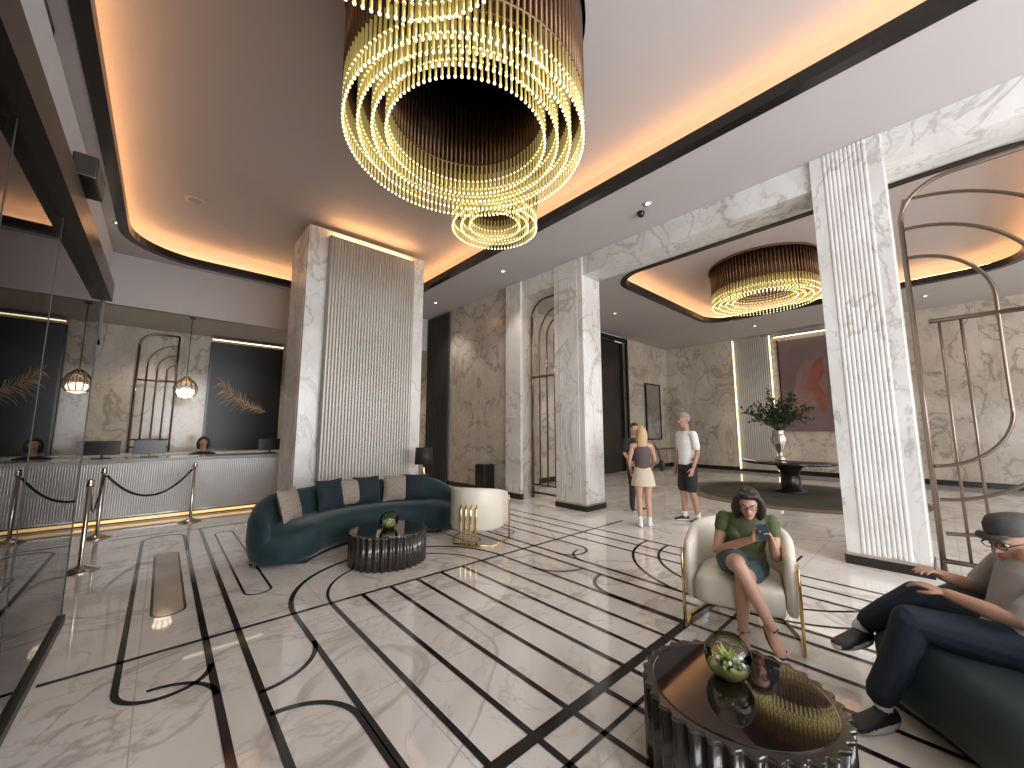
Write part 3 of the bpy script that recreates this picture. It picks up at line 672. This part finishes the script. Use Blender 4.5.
    def build(s, name, voxel=0.007, smooth=3):
        vs = []; fs = []
        for v, f, m, b_ in s.parts:
            o = len(vs); vs += [tuple(p) for p in v]; fs += [tuple(i+o for i in q) for q in f]
        me = bpy.data.meshes.new(name+'_src'); me.from_pydata(vs, [], fs); me.update()
        ob = bpy.data.objects.new(name+'_src', me); S.collection.objects.link(ob)
        rm = ob.modifiers.new('r', 'REMESH'); rm.mode = 'VOXEL'; rm.voxel_size = voxel
        sm = ob.modifiers.new('s', 'SMOOTH'); sm.factor = 0.5; sm.iterations = smooth
        dg = bpy.context.evaluated_depsgraph_get(); ev = ob.evaluated_get(dg); nm = bpy.data.meshes.new_from_object(ev)
        bpy.data.objects.remove(ob)
        mats = []
        for p in s.parts:
            if p[2] not in mats: mats.append(p[2])
        trees = [(BVHTree.FromPolygons([tuple(q) for q in v], f), mats.index(m), b_) for v, f, m, b_ in s.parts]
        nm.materials.clear()
        for m in mats: nm.materials.append(MATS[m])
        idx = []
        for p in nm.polygons:
            best = 1e9; bi = 0; c = p.center
            for t, mi, b_ in trees:
                h = t.find_nearest(c, 0.06)
                if h[3] is not None and h[3]-b_ < best: best = h[3]-b_; bi = mi
            idx.append(bi)
        nm.polygons.foreach_set('material_index', idx); nm.polygons.foreach_set('use_smooth', [True]*len(idx)); nm.update()
        nm.name = name
        root = bpy.data.objects.new(name, nm); S.collection.objects.link(root)
        if s.det.v:
            dob = s.det.obj('face_details'); dob.parent = root
        return root
Z = V((0,0,1))
def stand(x, y, face, H, top, bottom, shoe, skin, hair, style, arms, legs_stance=0.09, sleeve=True, shorts='shorts', headface=None, female=False, topskin=False, lipm='lips'):
    P = Person(); f, r, u = frame(V((*face, 0))); k = H/1.75; o = V((x,y,0))
    W = 0.9 if female else 1.0
    at = lambda a, b_, z: o+r*a*k+f*b_*k+u*z*k
    if shorts != 'skirt':
        P.rings([(at(0,0,0.84),r,f,0.13*k,0.10*k),(at(0,-0.01,0.93),r,f,0.165*k,0.118*k),(at(0,0,1.04),r,f,0.15*W*k,0.108*k)], bottom, 0.001)
    P.rings([(at(0,0,0.92),r,f,0.168*k*W,0.120*k),(at(0,0.0,1.0),r,f,0.155*k*W,0.118*k),(at(0,0.01,1.12),r,f,0.145*k*W,0.112*k),(at(0,0.01,1.27),r,f,0.17*k*W,0.122*k),(at(0,-0.005,1.38),r,f,0.165*k*W,0.10*k),(at(0,-0.01,1.45),r,f,0.10*k*W,0.065*k)], top)
    if female:
        for s_ in (-1,1): P.limb([at(s_*0.07,0.07,1.27),at(s_*0.07,0.085,1.25)],0.055*k,top)
    P.limb([at(0,-0.012,1.42),at(0,0.0,1.56)], [0.056*k,0.05*k], skin, 0.001)
    for s_ in (-1, 1):
        A = arms[0 if s_ < 0 else 1]; sh = at(s_*0.185*W,-0.01,1.40); el = at(*A[0]); wr = at(*A[1])
        P.limb([at(s_*0.1,-0.01,1.40), sh], [0.06*k,0.052*k], top if not topskin else skin)
        P.limb([sh, sh.lerp(el,0.5), el, el.lerp(wr,0.35), wr], [0.050*k*W,0.045*k*W,0.038*k*W,0.037*k*W,0.025*k], skin)
        if sleeve: P.limb([sh, sh.lerp(el,0.72)], [0.060*k,0.058*k], top, 0.001)
        P.hand(wr, wr-el, A[2], s_, 0.5, skin)
        hp = at(s_*0.085,0,0.90); kn = at(s_*legs_stance, 0.02+(0.02*s_), 0.49); an = at(s_*(legs_stance+0.01), -0.03+0.05*s_, 0.09)
        P.limb([hp, hp.lerp(kn,0.5), kn, kn.lerp(an,0.35)-f*0.015, an], [0.088*k,0.074*k,0.053*k,0.053*k,0.034*k], bottom if shorts == 'pants' else skin)
        if shorts == 'shorts': P.limb([hp, hp.lerp(kn,0.85)], [0.098*k,0.088*k], bottom, 0.001)
        if shorts == 'pants': P.limb([hp, kn, an+Z*0.02], [0.098*k,0.068*k,0.055*k], bottom, 0.001)
        if shorts != 'pants': P.limb([an,an+Z*0.06], 0.041*k, shoe if shoe=='shoe_white' else 'cloth_white', 0.001)
        P.foot(an, f+r*0.2*s_, shoe, sc=k)
    if shorts == 'skirt':
        P.rings([(at(0,0,0.70),r,f,0.215*k,0.185*k),(at(0,0,0.80),r,f,0.20*k,0.165*k),(at(0,0,0.93),r,f,0.172*k,0.135*k),(at(0,0,1.03),r,f,0.138*k,0.11*k)], bottom, 0.001)
    hfv = V((*headface,)) if headface else f
    P.head(at(0,0.02,1.635), hfv, skin, hair, style, k, lipm)
    return P, at
fm = (-0.85,0.52)
rr = V((*fm,0)).normalized().cross(Z)
P, at = stand(6.77,3.0, fm, 1.84, 'cloth_white','cloth_black','shoe_black','skin_tan','hair_grey','short',
   [[(-0.235,-0.03,1.12),(-0.23,0.06,0.87),tuple(rr),False],[(0.235,-0.03,1.12),(0.23,0.05,0.87),tuple(-rr),False]])
P.build('standing_man', 0.0075)
fw = (0.80,0.60); fwr = V((*fw,0)).normalized(); rw = fwr.cross(Z)
P, at = stand(5.94,3.37, fw, 1.6, 'cloth_taupe','cloth_beige','shoe_white','skin','hair_blond','long',
   [[(-0.23,0.0,1.13),(-0.2,0.14,0.95),tuple(rw),False],[(0.22,0.02,1.13),(0.17,0.18,1.0),tuple(-rw),False]], legs_stance=0.075, sleeve=False, shorts='skirt', female=True, topskin=True)
P.build('standing_woman', 0.0075)
m = MB(); bc = V((5.94,3.37,0.97))+rw*0.29-fwr*0.05
Mx = Matrix.Translation(bc) @ Matrix.Rotation(math.atan2(fw[1], fw[0]), 4, 'Z')
m.ell((0,0,0), (0.13,0.045,0.09), 'cloth_black', 18, 12)
m.tube([(0.09,0.0,0.05),(0.06,0.05,0.25),(0.0,0.12,0.36),(-0.06,0.05,0.25),(-0.09,0.0,0.05)], 0.008, 'cloth_black', 6)
bo = m.obj('shoulder_bag'); bo.matrix_world = Mx
fd = (-0.6,-0.8); rd = V((*fd,0)).normalized().cross(Z)
P, at = stand(6.95,4.10, fd, 1.68, 'cloth_black','cloth_black','shoe_black','skin','hair_dark','short',
   [[(-0.22,0.0,1.13),(-0.16,0.16,0.98),tuple(rd),False],[(0.22,0.0,1.13),(0.16,0.16,0.98),tuple(-rd),False]], shorts='pants', female=True)
P.build('standing_person', 0.0085)

# seated woman with phone
f, r, u = frame(CF)
P = Person(); sk = 'skin'
hip = V((3.60,1.19,0.485)); waist = V((3.60,1.185,0.60)); chest = V((3.57,1.15,0.74)); upc = V((3.555,1.12,0.83)); nb = V((3.53,1.10,0.89))
P.rings([(hip-u*0.04,r,f,0.165,0.13),(hip+u*0.03,r,f,0.175,0.14),(waist,r,f,0.16,0.135),(chest,r,f,0.165,0.125),(upc,r,f,0.155,0.095),(nb,r,f,0.08,0.06)], 'cloth_green')
for s_ in (-1,1): P.limb([chest+r*s_*0.065+f*0.06, chest+r*s_*0.065+f*0.08-u*0.015], 0.06, 'cloth_green')
hc = V((3.45,1.07,0.985))
P.limb([upc+u*0.03, nb+u*0.02, hc-f*0.02-u*0.05], [0.055,0.05,0.05], sk, 0.001)
ph = V((3.27,0.93,0.80))
for s_ in (-1, 1):
    sh = upc+r*s_*0.165; el = V((3.47,1.12,0.58))+r*s_*0.20; wr = ph+r*s_*0.06+V((0.055,0.02,-0.05))
    if s_ < 0: wr = ph+V((0.07,0.02,-0.07))-r*0.055
    P.limb([upc+r*s_*0.09, sh], [0.055,0.048], 'cloth_green')
    P.limb([sh, sh.lerp(el,0.3)], [0.058,0.054], 'cloth_green', 0.001)
    P.limb([sh, sh.lerp(el,0.5), el, el.lerp(wr,0.35), wr], [0.046,0.042,0.036,0.034,0.024], sk)
    dirh = (f*0.35+u*0.9-r*s_*0.25).normalized()
    P.hand(wr, dirh, (-r*s_*0.75+f*0.35), 1 if s_>0 else -1, 1.0, sk)
hL = hip-r*0.085-u*0.02; hR = hip+r*0.085
kL = V((3.20,1.06,0.47)); aL = V((3.25,1.10,0.10)); kR = V((3.17,1.08,0.585)); aR = V((3.13,0.88,0.235))
P.limb([hL, hL.lerp(kL,0.5), kL], [0.095,0.080,0.056], sk); P.limb([kL, kL.lerp(aL,0.3)-f*0.015, aL], [0.054,0.053,0.032], sk)
P.limb([hR, hR.lerp(kR,0.5), kR], [0.095,0.080,0.056], sk); P.limb([kR, kR.lerp(aR,0.3)-f*0.01, aR], [0.054,0.053,0.032], sk)
P.limb([hL, hL.lerp(kL,0.6)], [0.105,0.094], 'cloth_denim', 0.001); P.limb([hR, hR.lerp(kR,0.62)], [0.105,0.094], 'cloth_denim', 0.002)
P.rings([(hip-u*0.05,r,f,0.17,0.14),(hip+u*0.03,r,f,0.165,0.135)], 'cloth_denim', 0.001)
P.foot(aL, f-u*0.02-r*0.1, sk, 'shoe_black', 0.88, down=0.10)
P.foot(aR, (f*0.75-u*0.45-r*0.35), sk, 'shoe_black', 0.88)
for an, dd in ((aL, f), (aR, (f*0.75-u*0.45-r*0.35).normalized())):
    c0 = an+dd*0.08-u*0.045; P.det.tube([c0+r*0.042-u*0.02, c0+u*0.004, c0-r*0.042-u*0.02], 0.008, 'shoe_black', 6)
    c0 = an+dd*0.0; P.det.tube([c0+r*0.035, c0+dd*0.035, c0-r*0.035], 0.006, 'shoe_black', 6)
P.head(hc, (f*0.95-u*0.33-r*0.05), sk, 'hair_dark', 'bob', 0.96)
for k in (-1, 1):
    cgl = [P.P(k*0.031+0.022*math.cos(t), 0.097, 0.119+0.017*math.sin(t)) for t in [2*math.pi*i/16 for i in range(16)]]
    P.det.tube(cgl, 0.0022, 'black', 5, closed=True); P.det.tube([P.P(k*0.053,0.095,0.122),P.P(k*0.078,0.0,0.128)], 0.002, 'black', 5)
P.det.tube([P.P(-0.009,0.097,0.122),P.P(0.009,0.097,0.122)], 0.002, 'black', 5)
P.build('seated_woman', 0.0055)
fr_ph = (hc-ph).normalized(); px = r.copy(); py = fr_ph.cross(px).normalized()
Mx = Matrix.Translation(ph+u*0.02+f*0.005) @ Matrix(((px.x,py.x,fr_ph.x,0),(px.y,py.y,fr_ph.y,0),(px.z,py.z,fr_ph.z,0),(0,0,0,1)))
m = MB().box((-0.037,-0.075,-0.004), (0.037,0.075,0.004), 'phone'); po = m.obj('smartphone', bevel=0.003); po.matrix_world = Mx

# seated man on the near sofa
P = Person(); sk = 'skin_tan'
f, r, u = frame((-0.42,0.90,0))
hip = V((3.22,-0.20,0.505)); waist = V((3.25,-0.24,0.62)); chest = V((3.28,-0.26,0.75)); upc = V((3.31,-0.25,0.84)); nb = V((3.34,-0.235,0.885)); hc = V((3.39,-0.20,0.965))
P.rings([(hip-u*0.05,r,f,0.18,0.14),(hip+u*0.04,r,f,0.19,0.18),(waist,r,f,0.19,0.185),(chest,r,f,0.195,0.16),(upc,r,f,0.18,0.115),(nb,r,f,0.09,0.065)], 'cloth_grey')
P.limb([upc+u*0.02, nb+u*0.02, hc-u*0.04-f*0.02], [0.06,0.056,0.055], sk, 0.001)
kR = V((3.28,0.17,0.61)); aR = V((3.23,0.44,0.37)); kL = V((3.02,0.20,0.545)); aL = V((2.95,0.34,0.105))
hL = hip-r*0.09-u*0.01; hR = hip+r*0.09
P.limb([hL, hL.lerp(kL,0.5), kL], [0.11,0.10,0.08], 'cloth_navy'); P.limb([kL, kL.lerp(aL,0.5), aL+u*0.06], [0.08,0.074,0.068], 'cloth_navy')
P.limb([hR, hR.lerp(kR,0.5), kR], [0.11,0.10,0.08], 'cloth_navy'); P.limb([kR, kR.lerp(aR,0.5), aR-(aR-kR).normalized()*0.07], [0.08,0.074,0.065], 'cloth_navy')
P.limb([aL+u*0.06, aL], 0.042, 'cloth_white'); P.limb([aR-(aR-kR).normalized()*0.09, aR], 0.040, 'cloth_white')
P.foot(aL, (-0.75,0.45,0), 'shoe_black', 'sole', 1.15, down=0.09); P.foot(aR, (-0.85,0.40,-0.02), 'shoe_black', 'sole', 1.15)
for s_ in (-1, 1):
    sh = upc+r*s_*0.19-u*0.01
    if s_ < 0: el = V((3.03,-0.16,0.66)); wr = V((3.09,0.06,0.705))
    else: el = V((3.50,-0.05,0.66)); wr = V((3.30,0.08,0.745))
    P.limb([upc+r*s_*0.1, sh], [0.065,0.058], 'cloth_grey'); P.limb([sh, sh.lerp(el,0.8)], [0.068,0.064], 'cloth_grey', 0.001)
    P.limb([sh, el, el.lerp(wr,0.35), wr], [0.05,0.042,0.040,0.028], sk)
    P.hand(wr, (wr-el), V((0,0,-1)), 1 if s_ < 0 else -1, 0.5, sk)
P.head(hc, f*0.9-u*0.2-r*0.3, sk, 'hair_grey', 'short', 1.02)
Q = P.P
P.det.add(g_loft([[Q(ax*math.cos(2*math.pi*k/28), ay*math.sin(2*math.pi*k/28)+oy, z) for k in range(28)] for ax, ay, oy, z in ((0.086,0.103,-0.008,0.165),(0.089,0.105,-0.008,0.172),(0.086,0.101,-0.008,0.215),(0.07,0.083,-0.008,0.246),(0.03,0.04,-0.008,0.258))]), 'hat')
P.det.add(g_loft([[Q(0.074*math.cos(math.pi*k/14), 0.08+0.06*math.sin(math.pi*k/14), z-0.01*math.sin(math.pi*k/14)) for k in range(15)] for z in (0.166,0.174)]), 'hat')
for k in (-1, 1):
    P.det.tube([Q(k*0.033+0.024*math.cos(t), 0.098, 0.119+0.018*math.sin(t)) for t in [2*math.pi*i/16 for i in range(16)]], 0.0025, 'black', 5, closed=True)
    P.det.tube([Q(k*0.056,0.095,0.122),Q(k*0.08,0.0,0.128)], 0.0025, 'black', 5)
P.build('seated_man', 0.0065)

# receptionist (seated behind desk)
P = Person(); f, r, u = frame((-0.1,-1,0)); o = V((0.68,10.75,0)); at = lambda a, b_, z: o+r*a+f*b_+u*z
P.rings([(at(0,0,0.55),r,f,0.17,0.13),(at(0,0,0.7),r,f,0.15,0.12),(at(0,0.02,0.92),r,f,0.165,0.12),(at(0,0.02,1.03),r,f,0.15,0.09),(at(0,0.02,1.09),r,f,0.08,0.06)], 'cloth_black')
P.limb([at(0,0.02,1.06),at(0,0.04,1.2)], [0.052,0.05], 'skin', 0.001)
for s_ in (-1,1):
    P.limb([at(s_*0.09,0.02,1.04),at(s_*0.18,0.02,1.03),at(s_*0.22,0.06,0.78),at(s_*0.13,0.28,0.80)], [0.055,0.052,0.042,0.03], 'cloth_black'); P.hand(at(s_*0.13,0.28,0.80), f, -u, -s_, 0.4)
    P.limb([at(s_*0.09,0,0.58),at(s_*0.1,0.42,0.58)], [0.09,0.06], 'cloth_black'); P.limb([at(s_*0.1,0.42,0.58),at(s_*0.1,0.38,0.10)], [0.06,0.045], 'cloth_black'); P.foot(at(s_*0.1,0.38,0.09), f, 'shoe_black')
P.head(at(0,0.05,1.29), f, 'skin', 'hair_dark', 'bob', 0.97); P.build('receptionist', 0.009)
m = MB(); m.lathe([(0.24,0.40),(0.25,0.44),(0.22,0.46)], (0.68,10.8,0), 'black_matte', 24); m.lathe([(0.03,0.05),(0.03,0.40)], (0.68,10.8,0), 'steel', 12); m.lathe([(0.26,0),(0.26,0.03),(0.04,0.06)], (0.68,10.8,0), 'black', 24); m.box((0.48,11.02,0.5), (0.88,11.06,0.95), 'black_matte'); m.tube([(0.68,10.9,0.43),(0.68,11.04,0.45),(0.68,11.04,0.6)], 0.02, 'black', 6); m.obj('office_chair')

# ------------------------------------------------------------------ lights
def area(name, loc, rot, sx, sy, e, col):
    l = bpy.data.lights.new(name, 'AREA'); l.shape = 'RECTANGLE'; l.size = sx; l.size_y = sy; l.energy = e; l.color = col
    o = bpy.data.objects.new(name, l); S.collection.objects.link(o); o.location = loc; o.rotation_euler = rot; return o
area('daylight_front', (2.6,-6.3,2.5), (math.radians(90),0,0), 7, 4, 950, (0.95,0.97,1.0))
area('fill_rear_room', (11.5,-6.3,2.5), (math.radians(90),0,0), 8, 4, 330, (1.0,0.95,0.9))  # unseen area light added inside the solid wall, standing in for windows
area('daylight_side', (-0.3,-2.6,1.4), (math.radians(90),0,math.radians(-90)), 2.4, 2.2, 90, (0.95,0.97,1.0))
def spot(x, y, z, e, c=(1,0.90,0.78), s=95):
    l = bpy.data.lights.new('downlight_spot', 'SPOT'); l.energy = e; l.color = c; l.spot_size = math.radians(s); l.spot_blend = 0.6; l.shadow_soft_size = 0.05
    o = bpy.data.objects.new('downlight_spot', l); S.collection.objects.link(o); o.location = (x,y,z)
for x, y in DL[:8]+[(5.4,-1.5)]: spot(x, y, ZC-0.03, 110)
for x, y in ((-0.3,12),(1.6,12),(3.6,12),(5,12)): spot(x, y, 4.0, 85, (1,0.84,0.64), 110)
W = bpy.data.worlds.new('World'); S.world = W; W.use_nodes = True
W.node_tree.nodes['Background'].inputs[0].default_value = (0.58,0.64,0.72,1); W.node_tree.nodes['Background'].inputs[1].default_value = 0.8
# ------------------------------------------------------------------ camera
cd = bpy.data.cameras.new('Camera'); cd.sensor_width = 36; cd.lens = 36*385/1024; cd.clip_start = 0.02
co = bpy.data.objects.new('Camera', cd); S.collection.objects.link(co); co.location = (0,0,1.55); co.rotation_euler = (math.radians(96.8),0,math.radians(-42)); S.camera = co
